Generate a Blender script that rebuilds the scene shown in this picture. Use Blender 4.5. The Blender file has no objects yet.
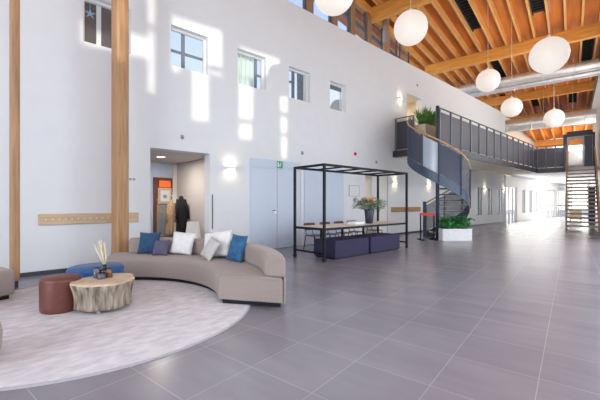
import bpy, bmesh, math, random
from mathutils import Vector, Matrix
random.seed(7)
PI = math.pi
S = bpy.context.scene
COL = S.collection
def R(a): return math.radians(a)

# ------------------------------------------------------------------ camera, sky, sun, large lights, exposure
CAM = Vector((0, -7.69, 1.30))
cd = bpy.data.cameras.new('camera'); cam = bpy.data.objects.new('camera', cd); COL.objects.link(cam)
cd.sensor_width = 36; cd.lens = 36 * 340 / 600; cd.shift_y = 3 / 600; cd.clip_end = 300
fw = Vector((.6698, .7425, 0)).normalized()
cam.location = CAM; cam.rotation_euler = (PI / 2, 0, math.atan2(fw.y, fw.x) - PI / 2)
S.camera = cam
S.view_settings.view_transform = 'Standard'; S.view_settings.look = 'None'
S.view_settings.gamma = 1; S.view_settings.use_curve_mapping = False
S.view_settings.exposure = 0.28
S.cycles.max_bounces = 8; S.cycles.diffuse_bounces = 5; S.cycles.caustics_reflective = False; S.cycles.caustics_refractive = False
S.cycles.sample_clamp_indirect = 6

w = bpy.data.worlds.new('sky'); S.world = w; w.use_nodes = True
nt = w.node_tree; nt.nodes.clear()
wo = nt.nodes.new('ShaderNodeOutputWorld'); bg = nt.nodes.new('ShaderNodeBackground')
tc = nt.nodes.new('ShaderNodeTexCoord'); sp = nt.nodes.new('ShaderNodeSeparateXYZ'); cr = nt.nodes.new('ShaderNodeValToRGB')
nt.links.new(tc.outputs['Generated'], sp.inputs[0]); nt.links.new(sp.outputs['Z'], cr.inputs[0])
e = cr.color_ramp.elements
e[0].position = 0.0; e[0].color = (3.4, 3.2, 2.9, 1)
e[1].position = 0.85; e[1].color = (.30, .45, .80, 1)
k = e.new(.10); k.color = (2.4, 2.4, 2.4, 1)
k = e.new(.24); k.color = (.75, .86, 1.05, 1)
k = e.new(.40); k.color = (.50, .64, .90, 1)
bg.inputs[1].default_value = 1.0
nt.links.new(cr.outputs[0], bg.inputs[0]); nt.links.new(bg.outputs[0], wo.inputs[0])

SUN = Vector((.30, 1.0, -.30)).normalized()
sl = bpy.data.lights.new('sun', 'SUN'); sl.energy = 1.9; sl.angle = R(1.1); sl.color = (1, .95, .85)
so = bpy.data.objects.new('sun', sl); COL.objects.link(so); so.location = (0, -20, 15)
so.rotation_euler = SUN.to_track_quat('-Z', 'Y').to_euler()

GD = Vector((.987, .163, 0)).normalized(); PD = Vector((GD.y, -GD.x, 0)); GA = math.atan2(GD.y, GD.x)
CXY = Vector((0, -7.69, 0))
def G(s, l, z=0):            # point in the grid of the hall: s along the side wall, l to its side, from the spot below the camera
    return CXY + GD * s + PD * l + Vector((0, 0, z))
def area(name, loc, aim, sx, sy, energy, color):
    l = bpy.data.lights.new(name, 'AREA'); l.shape = 'RECTANGLE'; l.size = sx; l.size_y = sy; l.energy = energy; l.color = color
    o = bpy.data.objects.new(name, l); COL.objects.link(o); o.location = loc
    o.rotation_euler = (Vector(aim)).to_track_quat('-Z', 'Z').to_euler(); return o
area('fill_back', G(-7.5, -3, 2.2), GD - Vector((0, 0, .05)), 8, 4, 480, (.84, .93, 1))  # added fill lamp in front of the solid end wall
area('fill_side', G(7.0, 1.1, 1.75), -PD - Vector((0, 0, .12)), 17, 2.6, 400, (.86, .94, 1))  # added lamp along the side wall, brightens the near hall
area('fill_far_side', G(18, 1.1, 6.0), -PD + Vector((0, 0, .45)), 12, 3.5, 420, (1, .99, .97))  # added lamp, no window here; lifts the roof and upper wall
area('fill_end_side', G(33, 1.1, 5.6), -PD + Vector((0, 0, .3)), 9, 3, 330, (1, .97, .92))  # added lamp to light the far upper wall
area('fill_far_front', (33, -.25, 1.7), (0, -1, -.15), 15, 2.6, 220, (1, .98, .94))  # added lamp, strengthens the daylight of the far front
area('fill_far_low', G(34, 1.1, 1.6), -PD - GD * .25, 12, 2.4, 340, (1, .98, .94))  # added low lamp on the side wall to brighten the far hall

# ------------------------------------------------------------------ materials
def newmat(name):
    m = bpy.data.materials.new(name); m.use_nodes = True
    return m, m.node_tree, m.node_tree.nodes['Principled BSDF']
def mat(name, col, rough=.6, metal=0, noise=0, scale=8, bump=0, emit=None, es=0, stretch=None, spec=None, sheen=0, col2=None):
    m, t, b = newmat(name)
    b.inputs['Base Color'].default_value = (*col, 1); b.inputs['Roughness'].default_value = rough; b.inputs['Metallic'].default_value = metal
    if spec is not None: b.inputs['Specular IOR Level'].default_value = spec
    if sheen: b.inputs['Sheen Weight'].default_value = sheen
    if noise or bump or col2:
        c = t.nodes.new('ShaderNodeTexCoord'); mp = t.nodes.new('ShaderNodeMapping'); n = t.nodes.new('ShaderNodeTexNoise')
        n.inputs['Scale'].default_value = scale; n.inputs['Detail'].default_value = 5
        if stretch: mp.inputs['Scale'].default_value = stretch
        t.links.new(c.outputs['Object'], mp.inputs[0]); t.links.new(mp.outputs[0], n.inputs['Vector'])
        if noise or col2:
            r = t.nodes.new('ShaderNodeValToRGB')
            a = tuple(max(0, x * (1 - noise)) for x in col); z = col2 or tuple(min(1, x * (1 + noise)) for x in col)
            r.color_ramp.elements[0].position = .33; r.color_ramp.elements[1].position = .67
            r.color_ramp.elements[0].color = (*a, 1); r.color_ramp.elements[1].color = (*z, 1)
            t.links.new(n.outputs['Fac'], r.inputs[0]); t.links.new(r.outputs[0], b.inputs['Base Color'])
        if bump:
            bp = t.nodes.new('ShaderNodeBump'); bp.inputs['Strength'].default_value = bump; bp.inputs['Distance'].default_value = .01
            t.links.new(n.outputs['Fac'], bp.inputs['Height']); t.links.new(bp.outputs[0], b.inputs['Normal'])
    if emit:
        b.inputs['Emission Color'].default_value = (*emit, 1); b.inputs['Emission Strength'].default_value = es
    return m
M = {}
M['white'] = mat('white_paint', (.77, .79, .82), .85, noise=.012, scale=3)
M['reveal'] = mat('reveal_paint', (.82, .82, .82), .8)
M['cream'] = mat('cream_plaster', (.80, .74, .64), .8)
M['bluegrey'] = mat('blue_grey_paint', (.60, .69, .84), .7, noise=.03)
M['taupe_wall'] = mat('taupe_paint', (.68, .63, .60), .8)
M['door'] = mat('pale_blue_door', (.60, .68, .81), .45)
M['gap'] = mat('door_gap', (.12, .13, .16), .7)
M['base'] = mat('dark_skirting', (.05, .055, .075), .4)
M['anth'] = mat('anthracite_steel', (.030, .034, .045), .42, metal=.1)
M['anth2'] = mat('slate_blue_steel', (.060, .085, .13), .4, metal=.2)
M['post_steel'] = mat('gallery_post_steel', (.13, .16, .21), .4, metal=.2)
M['black'] = mat('black_steel', (.010, .010, .016), .55, spec=.25)
M['glulam'] = mat('glulam_timber', (.42, .235, .115), .55, noise=.2, scale=3, stretch=(9, 9, .55), bump=.08)
M['rail_wood'] = mat('pale_oak', (.60, .44, .28), .5, noise=.12, scale=4, stretch=(.6, 9, 9))
M['tan_wood'] = mat('oak_handrail', (.52, .35, .20), .45, noise=.1)
M['board_wood'] = mat('brown_board', (.42, .25, .12), .5, noise=.15, scale=4, stretch=(.6, 9, 9))
M['beam'] = mat('ceiling_glulam', (.80, .37, .075), .55, noise=.16, scale=2.5, stretch=(7, .5, 7))
M['rafter'] = mat('rafter_timber', (.84, .45, .14), .6, noise=.14, scale=2.5, stretch=(.5, 7, 7))
M['deck'] = mat('ceiling_deck', (.56, .15, .012), .6, noise=.2, scale=1.0, stretch=(.25, 2.2, 1), col2=(.78, .27, .045))
M['post'] = mat('clerestory_post_wood', (.33, .21, .13), .6, noise=.15, scale=3, stretch=(9, 9, .5))
M['silver'] = mat('galvanised_duct', (.80, .80, .80), .34, metal=.5, noise=.06, scale=4)
M['steelcap'] = mat('zinc_cap', (.55, .57, .6), .35, metal=.7)
M['globe'] = mat('opal_globe', (.42, .40, .38), .5, emit=(1, .89, .80), es=.52)
M['cord'] = mat('pale_cord', (.72, .66, .58), .6)
M['sofa'] = mat('taupe_upholstery', (.34, .275, .25), .85, noise=.05, scale=60, bump=.05, sheen=.2)
M['leather'] = mat('cognac_leather', (.15, .045, .034), .45, noise=.1, scale=20, bump=.06)
M['velvet'] = mat('blue_velvet', (.014, .10, .30), .7, noise=.18, scale=14, sheen=.12)
M['cush_blue'] = mat('blue_cushion', (.010, .062, .150), .75, noise=.35, scale=12, sheen=.1)
M['cush_sky'] = mat('mid_blue_cushion', (.020, .110, .25), .75, noise=.35, scale=12, sheen=.1)
M['cush_purple'] = mat('plum_grey_cushion', (.105, .095, .165), .85, noise=.12, scale=14)
M['cush_white'] = mat('white_cushion', (.80, .79, .79), .9, noise=.06, scale=16, bump=.15)
M['cush_grey'] = mat('light_grey_cushion', (.56, .54, .54), .9, noise=.06, scale=16)
M['rug'] = mat('pale_rug', (.74, .72, .755), 1, noise=.13, scale=6, stretch=(1, 2.0, 1), bump=.3, spec=.05)
M['rugedge'] = mat('rug_binding', (.50, .47, .50), .9)
M['bench'] = mat('indigo_fabric', (.036, .031, .080), .85, noise=.1, scale=40)
M['tabletop'] = mat('light_oak_top', (.74, .64, .52), .45, noise=.08, scale=4, stretch=(.5, 8, 8))
M['shell'] = mat('walnut_shell', (.10, .038, .022), .45, noise=.2, scale=5)
M['cut'] = mat('sawn_trunk_top', (.66, .52, .37), .7, noise=.16, scale=7)
M['bark'] = mat('stripped_bark', (.20, .155, .12), .85, noise=.4, scale=5, stretch=(4.5, 4.5, .7), bump=.7, col2=(.50, .42, .33))
M['darkglass'] = mat('smoked_bottle', (.03, .022, .025), .15)
M['greyglass'] = mat('grey_bottle', (.10, .10, .125), .12)
M['amber'] = mat('amber_bottle', (.18, .07, .025), .15)
M['reed'] = mat('pampas', (.74, .66, .52), .9, noise=.1, scale=20)
M['vase'] = mat('dark_indigo_vase', (.03, .03, .055), .35)
M['paper'] = mat('white_paper', (.85, .85, .86), .8)
M['ink'] = mat('grey_ink', (.35, .34, .36), .8)
M['leaf'] = mat('green_leaf', (.13, .30, .07), .5, noise=.45, scale=6)
M['leafd'] = mat('deep_green_leaf', (.075, .30, .10), .45, noise=.4, scale=6)
M['sage'] = mat('sage_leaf', (.16, .27, .16), .6, noise=.3, scale=6)
M['petal'] = mat('peach_petal', (.72, .36, .22), .6, noise=.2)
M['soil'] = mat('potting_soil', (.06, .04, .03), .95, noise=.3, scale=30)
M['planter_w'] = mat('white_planter', (.80, .79, .81), .6, noise=.05)
M['planter_c'] = mat('sand_planter', (.72, .60, .46), .7, noise=.04)
M['red'] = mat('red_panel', (.72, .02, .015), .5)
M['green'] = mat('exit_green', (.0, .25, .12), .5, emit=(0, .5, .25), es=.15)
M['chrome'] = mat('chrome', (.7, .7, .72), .2, metal=1)
M['coat_black'] = mat('black_coat', (.012, .012, .014), .9)
M['coat_tan'] = mat('camel_coat', (.48, .31, .19), .9, noise=.25, scale=22)
M['plastic'] = mat('white_plastic', (.82, .81, .79), .4)
M['lamp'] = mat('lamp_diffuser', (1, .95, .85), .5, emit=(1, .86, .62), es=6)
M['sconce'] = mat('white_sconce', (.85, .84, .83), .5)
M['frame_red'] = mat('mahogany_frame', (.16, .045, .035), .5, noise=.15)
M['orange'] = mat('orange_sign', (.85, .13, .015), .5, emit=(1, .2, .03), es=.35)
M['yellow'] = mat('ochre_rail', (.55, .34, .06), .5)
M['greyboard'] = mat('grey_board', (.28, .29, .33), .6)
M['walnut_panel'] = mat('dark_panelling', (.10, .038, .014), .5, noise=.25, scale=3, stretch=(6, 6, .5))
M['slot'] = mat('black_slot', (.012, .010, .012), .7)
M['tread'] = mat('pale_tread', (.75, .68, .65), .5)
M['tread2'] = mat('oak_tread', (.50, .43, .38), .5, noise=.12)
M['pave'] = mat('outdoor_paving', (.70, .67, .62), .9)
M['curtain'] = mat('pale_green_blind', (.62, .74, .68), .8)
M['upvc'] = mat('grey_window_frame', (.10, .12, .16), .4)
M['facade_white'] = mat('white_door_frame', (.84, .82, .78), .5)
M['rope'] = mat('pale_roller', (.45, .45, .48), .7)

def translucent(name, col, alpha, rough=.4, metal=0):
    m, t, b = newmat(name); b.inputs['Base Color'].default_value = (*col, 1); b.inputs['Roughness'].default_value = rough; b.inputs['Metallic'].default_value = metal
    b.inputs['Alpha'].default_value = alpha; return m
M['glass'] = translucent('clear_glass', (.75, .82, .88), .06, .03)
M['skyglass'] = translucent('sky_reflection_glass', (.10, .15, .24), .22, .05)  # sky reflection put into the pane's dark blue colour
M['mesh'] = translucent('perforated_steel', (.062, .060, .085), .84, .5, .1)
M['meshblue'] = translucent('perforated_blue_steel', (.070, .082, .125), .86, .45, .1)
M['meshopen'] = translucent('open_perforated_steel', (.20, .20, .25), .50, .45, .1)
M['brightpanel'] = translucent('bright_reflection_panel', (.52, .60, .70), .72, .15)  # paler stair panel, a bright reflection put into its colour

def floor_material():
    m, t, b = newmat('slate_floor_tiles')
    c = t.nodes.new('ShaderNodeTexCoord'); br = t.nodes.new('ShaderNodeTexBrick')
    br.offset = 0; br.squash = 1
    br.inputs['Scale'].default_value = 1; br.inputs['Brick Width'].default_value = .6; br.inputs['Row Height'].default_value = .6
    br.inputs['Mortar Size'].default_value = .0032; br.inputs['Mortar Smooth'].default_value = .15; br.inputs['Bias'].default_value = 0
    br.inputs['Color1'].default_value = (.262, .25, .29, 1); br.inputs['Color2'].default_value = (.288, .272, .312, 1); br.inputs['Mortar'].default_value = (.41, .40, .42, 1)
    mp = t.nodes.new('ShaderNodeMapping'); mp.inputs['Location'].default_value = (-1.27 + 12, .0 + 6.0 - .186, 0)
    t.links.new(c.outputs['Object'], mp.inputs[0]); t.links.new(mp.outputs[0], br.inputs['Vector'])
    n = t.nodes.new('ShaderNodeTexNoise'); n.inputs['Scale'].default_value = 1.6; n.inputs['Detail'].default_value = 6
    mp2 = t.nodes.new('ShaderNodeMapping'); mp2.inputs['Scale'].default_value = (2.6, .7, 1)
    t.links.new(c.outputs['Object'], mp2.inputs[0]); t.links.new(mp2.outputs[0], n.inputs['Vector'])
    ra = t.nodes.new('ShaderNodeValToRGB'); ra.color_ramp.elements[0].position = .25; ra.color_ramp.elements[1].position = .75
    ra.color_ramp.elements[0].color = (.80, .79, .80, 1); ra.color_ramp.elements[1].color = (1, 1, 1, 1)
    t.links.new(n.outputs['Fac'], ra.inputs[0])
    mx = t.nodes.new('ShaderNodeMix'); mx.data_type = 'RGBA'; mx.blend_type = 'MULTIPLY'; mx.inputs[0].default_value = 1
    ca = [i for i in mx.inputs if i.type == 'RGBA']; co = [o for o in mx.outputs if o.type == 'RGBA'][0]
    t.links.new(br.outputs['Color'], ca[0]); t.links.new(ra.outputs[0], ca[1]); t.links.new(co, b.inputs['Base Color'])
    b.inputs['Roughness'].default_value = .27
    b.inputs['Specular IOR Level'].default_value = .95
    return m
M['floor'] = floor_material()

# ------------------------------------------------------------------ helpers
class MB:
    def __init__(s): s.b = bmesh.new()
    def face(s, vs):
        try: s.b.faces.new(vs)
        except ValueError: pass
    def hexa(s, P):
        v = [s.b.verts.new(p) for p in P]
        for f in ((0, 3, 2, 1), (4, 5, 6, 7), (0, 1, 5, 4), (1, 2, 6, 5), (2, 3, 7, 6), (3, 0, 4, 7)): s.face([v[i] for i in f])
        return s
    def box(s, x0, x1, y0, y1, z0, z1):
        return s.hexa([(x0, y0, z0), (x1, y0, z0), (x1, y1, z0), (x0, y1, z0), (x0, y0, z1), (x1, y0, z1), (x1, y1, z1), (x0, y1, z1)])
    def prism(s, pts, z0, z1):
        a = [s.b.verts.new((x, y, z0)) for x, y in pts]; c = [s.b.verts.new((x, y, z1)) for x, y in pts]
        s.face(a[::-1]); s.face(c); n = len(pts)
        for i in range(n): s.face([a[i], a[(i + 1) % n], c[(i + 1) % n], c[i]])
        return s
    def loft(s, rings, cap=True, closed=True):
        V = [[s.b.verts.new(p) for p in r] for r in rings]; n = len(V[0])
        for a, c in zip(V, V[1:]):
            for i in range(n if closed else n - 1): s.face([a[i], a[(i + 1) % n], c[(i + 1) % n], c[i]])
        if cap: s.face(V[0][::-1]); s.face(V[-1])
        return s
    def lathe(s, prof, seg=20, c=(0, 0), sx=1, sy=1, cap=True):
        return s.loft([[(c[0] + r * sx * math.cos(2 * PI * i / seg), c[1] + r * sy * math.sin(2 * PI * i / seg), z) for i in range(seg)] for r, z in prof], cap=cap)
    def tube(s, path, r, seg=8, taper=None):
        P = [Vector(p) for p in path]; rings = []; ref = None
        for i, p in enumerate(P):
            d = (P[min(i + 1, len(P) - 1)] - P[max(i - 1, 0)]).normalized()
            if ref is None: ref = Vector((0, 0, 1)) if abs(d.z) < .9 else Vector((1, 0, 0))
            u = d.cross(ref).normalized(); v = d.cross(u).normalized()
            rr = r if taper is None else r * (1 - (1 - taper) * i / max(1, len(P) - 1))
            rings.append([p + (u * math.cos(2 * PI * q / seg) + v * math.sin(2 * PI * q / seg)) * rr for q in range(seg)])
        return s.loft(rings)
    def bar(s, a, b, w, h):          # rectangular bar from a to b
        a = Vector(a); b = Vector(b); d = (b - a).normalized(); up = Vector((0, 0, 1)) if abs(d.z) < .95 else Vector((0, 1, 0))
        u = d.cross(up).normalized() * w / 2; v = u.cross(d).normalized() * h / 2
        return s.loft([[a - u - v, a + u - v, a + u + v, a - u + v], [b - u - v, b + u - v, b + u + v, b - u + v]])
    def sphere(s, c, r, n=24, m=14, sz=1):
        prof = [(max(1e-4, r * math.sin(PI * i / m)), c[2] - r * sz * math.cos(PI * i / m)) for i in range(m + 1)]
        return s.lathe(prof, n, (c[0], c[1]))
    def xform(s, mtx): bmesh.ops.transform(s.b, matrix=mtx, verts=s.b.verts); return s
    def build(s, name, m, parent=None, loc=(0, 0, 0), rz=0, smooth=False, bevel=0, sub=0, seg=2):
        bmesh.ops.recalc_face_normals(s.b, faces=s.b.faces)
        me = bpy.data.meshes.new(name); s.b.to_mesh(me); s.b.free()
        if smooth:
            for f in me.polygons: f.use_smooth = True
        for mm in (m if isinstance(m, (list, tuple)) else [m]): me.materials.append(mm)
        o = bpy.data.objects.new(name, me); COL.objects.link(o)
        o.location = loc; o.rotation_euler = (0, 0, rz)
        if parent: o.parent = parent
        if bevel:
            bv = o.modifiers.new('bevel', 'BEVEL'); bv.width = bevel; bv.segments = seg; bv.limit_method = 'ANGLE'; bv.angle_limit = R(40)
        if sub:
            su = o.modifiers.new('subsurf', 'SUBSURF'); su.levels = su.render_levels = sub
        return o
def tag(o, label, cat, group=None, kind=None):
    o['label'] = label; o['category'] = cat
    if group: o['group'] = group
    if kind: o['kind'] = kind
    return o
def thing(name, label, cat, loc=(0, 0, 0), rz=0, group=None, kind=None):
    o = bpy.data.objects.new(name, None); COL.objects.link(o); o.location = loc; o.rotation_euler = (0, 0, rz); o.empty_display_size = .1
    return tag(o, label, cat, group, kind)
def copy_tree(o, parent=None):
    c = o.copy(); COL.objects.link(c)
    if parent: c.parent = parent
    for ch in list(o.children): copy_tree(ch, c)
    return c
def structure(mb, name, m, label, loc=(0, 0, 0), rz=0, parent=None, **k):
    o = mb.build(name, m, parent, loc, rz, **k); o['kind'] = 'structure'
    if not parent: o['label'] = label; o['category'] = name.split('_')[0]
    return o
def cells(us, vs, holes):            # grid cells not covered by a hole: yields u0,u1,v0,v1
    us = sorted(set(us) | {h[i] for h in holes for i in (0, 1)}); vs = sorted(set(vs) | {h[i] for h in holes for i in (2, 3)})
    for u0, u1 in zip(us, us[1:]):
        run = None
        for v0, v1 in zip(vs, vs[1:]):
            cu, cv = (u0 + u1) / 2, (v0 + v1) / 2
            solid = not any(h[0] < cu < h[1] and h[2] < cv < h[3] for h in holes)
            if solid: run = (run[0], v1) if run else (v0, v1)
            elif run: yield u0, u1, run[0], run[1]; run = None
        if run: yield u0, u1, run[0], run[1]

# ------------------------------------------------------------------ the setting
LN, LF = -6.76, 1.30                 # column line and side wall in the hall's grid
floor_o = structure(MB().box(-9, 46, -1.45, 9.3, -.12, 0), 'floor', M['floor'], 'dark grey slate tiled floor of the hall', CXY, GA)
WIN = [(1.29, 2.15), (2.99, 3.90), (4.74, 5.66), (6.50, 7.36), (8.27, 9.09)]
ZW0, ZW1 = 4.42, 5.36
SLIT = [(20.55, 21.35), (22.2, 23.0), (23.95, 24.8)]
holes = [(a, b, ZW0, ZW1) for a, b in WIN] + [(2.54, 3.96, 0, 2.51), (10.16, 10.98, 0, 2.41), (13.07, 14.34, 3.39, 5.97)] + [(a, b, .58, 2.2) for a, b in SLIT]
mb = MB()
for c in cells([-7, 25.4], [0, 7.27], holes): mb.box(c[0], c[1], 0, .30, c[2], c[3])
structure(mb, 'wall_left', M['white'], 'tall white wall with square windows and doors')
mb = MB()
for a, b in ((-7, 2.54), (3.96, 5.1), (8.95, 10.16), (11.2, 25.4)): mb.box(a, b, -.014, -.001, 0, .075)
structure(mb, 'baseboard_left', M['base'], 'thin dark skirting along the tall white wall')

# side wall of the hall (right of the camera), its unseen openings are shaped to cast the sun patches
def onfacade(x, z, y=0):
    P = Vector((x, y, z)); k = (LF - (P - CXY).dot(PD)) / -SUN.dot(PD); Q = P - SUN * k
    return (Q - CXY).dot(GD), Q.z
sunlit = [(1.22, 2.50, 4.37, 4.92), (2.45, 2.63, 3.70, 5.10), (2.45, 2.63, 5.2, 6.1), (2.98, 4.29, 4.66, 5.66), (3.46, 3.91, 3.28, 4.66),
          (4.76, 6.16, 4.84, 5.50), (4.74, 5.22, 3.52, 4.84), (4.74, 5.18, 2.98, 3.45), (6.12, 6.44, 3.95, 4.84), (6.14, 6.42, 3.35, 3.85), (6.16, 6.42, 2.6, 3.28),
          (2.97, 3.2, 4.30, 4.66), (3.93, 4.29, 4.48, 4.60)]
fh = []
for x0, x1, z0, z1 in sunlit:
    a0, q0 = onfacade(x0, z0); a1, q1 = onfacade(x1, z1); fh.append((a0, a1, q0, q1))
a0, q0 = onfacade(1.68, 3.95, -.5); a1, q1 = onfacade(1.92, 6.2, -.5); fh.append((a0, a1, q0, q1 ))
a0, q0 = onfacade(.225, 4.2, -.83); a1, q1 = onfacade(.285, 6.2, -.83); fh.append((a0, a1, q0, q1))
mb = MB()
for c in cells([-9, 46], [0, 9.92], fh): mb.box(c[0], c[1], -LF - .10, -LF, c[2], c[3])
structure(mb, 'wall_right', M['white'], 'white side wall behind the straight stair', CXY, GA)
mb = MB().box(-9, 46, -LF - .12, -LF + .10, 9.0, 9.25)
structure(mb, 'trim_1', M['anth'], 'dark steel edge on top of the side wall', CXY, GA)
structure(MB().box(-9.2, -9, -1.5, 9.2, 0, 9.9), 'wall_back', M['white'], 'white end wall of the hall')

structure(MB().box(-9, 46, -1.6, 8.6, 9.92, 10.05), 'ceiling', M['deck'], 'orange brown timber roof deck over the hall', CXY, GA)
for s in (5.6, 13.25, 20.85, 30.5, 38.5, 45):
    o = structure(MB().box(-.13, .13, -1.29, 6.9, 9.0, 9.58), 'beam', M['beam'], 'deep glulam roof beam crossing the hall', CXY + GD * s, GA, bevel=.015); o['group'] = 'glulam roof beams'
raf = None
for i in range(16):
    l = -7.55 + .612 * i
    if l > 1.35: break
    if raf is None:
        raf = structure(MB().box(-9, 46, -.042, .042, 9.58, 9.92), 'rafter', M['rafter'], 'long pine roof rafter running down the hall', CXY + PD * l, GA); raf['group'] = 'pine rafters'
    else:
        c = raf.copy(); COL.objects.link(c); c.location = CXY + PD * l
RL = [-7.55 + .612 * i for i in range(15)]
vproto = None
for (li, s0, s1) in ((6, 14.2, 18.5), (10, 14.0, 18.6), (13, 22.2, 27.0), (6, 21.8, 27.5), (10, 22.5, 28.0), (8, 31.6, 36.5), (12, 31.6, 37), (5, 31, 36)):
    lm = RL[li] + .306
    t = thing('ceiling_vent', 'black slotted roof vent set between two pine rafters', 'vent', G((s0 + s1) / 2, lm, 9.80), GA, 'black roof vents')
    h = (s1 - s0) / 2
    MB().box(-h, h, -.20, .20, .06, .11).build('backing', M['slot'], t)
    m2 = MB()
    for q in range(int(h * 2 / .25)): m2.box(-h + q * .25, -h + q * .25 + .03, -.20, .20, .0, .06)
    m2.build('grille', M['slot'], t)
    MB().box(-h - .05, h + .05, -.25, -.20, -.0, .11).box(-h - .05, h + .05, .20, .25, -.0, .11).build('frame', M['slot'], t)

# clerestory on the column line
def colline(x): return -.84 + .165 * x
CLX = [6.2, 7.68, 9.15, 10.43, 11.79]
for i, x in enumerate(CLX):
    o = structure(MB().box(-.17, .17, -.10, .10, 6.9, 9.6), 'post', M['post'], 'brown timber clerestory post above the white wall', (x, colline(x), 0), GA); o['group'] = 'clerestory posts'
CL2 = CLX + [13.4, 15, 16.6]
for i in range(len(CL2) - 1):
    xa, xb = CL2[i] + .19, CL2[i + 1] - .19
    x = (xa + xb) / 2; h = (xb - xa) / 2 / .987
    t = thing('window_%d' % (i + 6), 'clerestory window strip above the white wall', 'window', (x, colline(x), 7.1), GA, 'clerestory windows', 'structure')
    MB().box(-h, -h + .05, -.04, .04, 0, 2.5).box(h - .05, h, -.04, .04, 0, 2.5).box(-h + .05, h - .05, -.04, .04, 0, .06).box(-h + .05, h - .05, -.05, .05, 1.35, 1.43).build('window_frame', M['upvc'], t)
    MB().box(-h + .05, h - .05, -.008, .008, .06, 1.35).build('pane', M['glass'], t)
    MB().box(-h + .05, h - .05, -.008, .008, 1.43, 2.5).build('transom_pane', M['skyglass'], t)
structure(MB().box(6, 17, -.14, .14, 9.3, 9.6), 'lintel', M['beam'], 'timber plate over the clerestory', (0, colline(0), 0), GA)

# timber columns
def column(x, y, wx, wy, label, top=9.9):
    t = thing('timber_column', label, 'column', (x, y, 0), GA)
    MB().box(-wx / 2, wx / 2, -wy / 2, wy / 2, .10, top).build('shaft', M['glulam'], t, bevel=.03)
    MB().box(-wx / 2 + .02, wx / 2 - .02, -wy / 2 + .02, wy / 2 - .02, 0, .10).build('foot_plate', M['base'], t)
    return t
column(.245, -.83, .10, .20, 'slim timber column at the picture edge behind the taupe seat')
column(1.815, -.50, .23, .27, 'thick timber column rising behind the curved sofa')
t = thing('timber_column', 'timber column with a zinc cap above the white wall', 'column', (13.1, 1.05, 7.0), GA)
MB().lathe([(.15, 0), (.15, 1.45)], 20).build('shaft', M['glulam'], t, smooth=False)
MB().lathe([(.165, 1.45), (.165, 2.0)], 20).build('steel_cap', M['steelcap'], t)
MB().box(-.10, .10, -.10, .10, 1.8, 2.9).build('steel_head', M['steelcap'], t)

# windows in the tall wall
for i, (a, b) in enumerate(WIN):
    t = thing('window_%d' % (i + 1), ['square window showing dark panelling behind the thick column', 'square window with a dark cross bar, ringed by sunlight', 'square window with a pale green blind', 'square window with two dark mullions', 'square window with a grey arched roller blind'][i], 'window', ((a + b) / 2, .16, ZW0), 0, None, 'structure')
    h = (b - a) / 2; H = ZW1 - ZW0
    MB().box(-h, h, -.03, .03, 0, .045).box(-h, h, -.03, .03, H - .045, H).box(-h, -h + .045, -.03, .03, .045, H - .045).box(h - .045, h, -.03, .03, .045, H - .045).build('window_frame', M['facade_white'], t)
    MB().box(-h + .045, h - .045, -.006, .006, .045, H - .045).build('pane', M['glass'], t)
    MB().box(-h - .0, h + .0, -.165, -.03, .0, .012).build('window_sill', M['reveal'], t)
    mm = MB()
    if i == 1: mm.box(-.115, -.035, .05, .09, .0, H).box(-h, h, .055, .085, .42, .48)
    if i == 2: mm.box(.22, .30, .05, .09, 0, H).box(.30, h, .055, .085, .44, .50)
    if i == 3: mm.box(-.13, -.03, .05, .09, 0, H).box(.10, .34, .05, .09, 0, H).box(-h, -.13, .055, .085, .55, .61)
    if i == 4: mm.box(-h, h, .05, .09, H - .16, H - .045)
    if i == 0: mm.box(-.16, -.08, .05, .09, 0, H)
    mm.build('mullion', M['upvc'] if i else M['sconce'], t)
    if i == 2:
        q = MB(); n = 14
        q.loft([[(-h + .05 + (h + .17) * j / n, .13 + .03 * math.sin(j * 2.2), z) for j in range(n + 1)] for z in (.0, H)], cap=False, closed=False); q.build('blind', M['curtain'], t)
    if i == 4:
        q = MB(); q.prism([(x, y) for x, y in [(h - .03, 0), (h - .03, .52)] + [(h - .03 - .48 * math.sin(R(a_)), .05 + .47 * math.cos(R(a_))) for a_ in range(10, 91, 10)] + [(h - .5, 0)]], 0, .02)
        q.xform(Matrix.Translation((0, .14, 0)) @ Matrix.Rotation(PI / 2, 4, 'X')); q.build('blind', M['rope'], t)
# panelled room behind the first window
structure(MB().box(1.2, 2.62, 1.15, 1.22, 3.6, 8.0), 'wall_panelled', M['walnut_panel'], 'dark wood panelling seen through the first square window')
t = thing('star_ornament', 'small pale blue star hanging inside the first square window', 'ornament', (1.47, .34, 4.9))
mm = MB()
for q in range(5):
    a_ = PI / 2 + q * 2 * PI / 5
    mm.hexa([(0, -.02, .27), (.035 * math.cos(a_ + .6), 0, .27 + .035 * math.sin(a_ + .6)), (.11 * math.cos(a_), 0, .27 + .11 * math.sin(a_)), (.035 * math.cos(a_ - .6), 0, .27 + .035 * math.sin(a_ - .6)),
             (0, .02, .27), (.035 * math.cos(a_ + .6), .01, .27 + .035 * math.sin(a_ + .6)), (.11 * math.cos(a_), .005, .27 + .11 * math.sin(a_)), (.035 * math.cos(a_ - .6), .01, .27 + .035 * math.sin(a_ - .6))])
mm.build('star', mat('pale_blue_star', (.35, .55, .72), .5), t)
MB().tube([(0, 0, .37), (0, 0, .46)], .004, 5).build('string', M['cord'], t)

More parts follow.
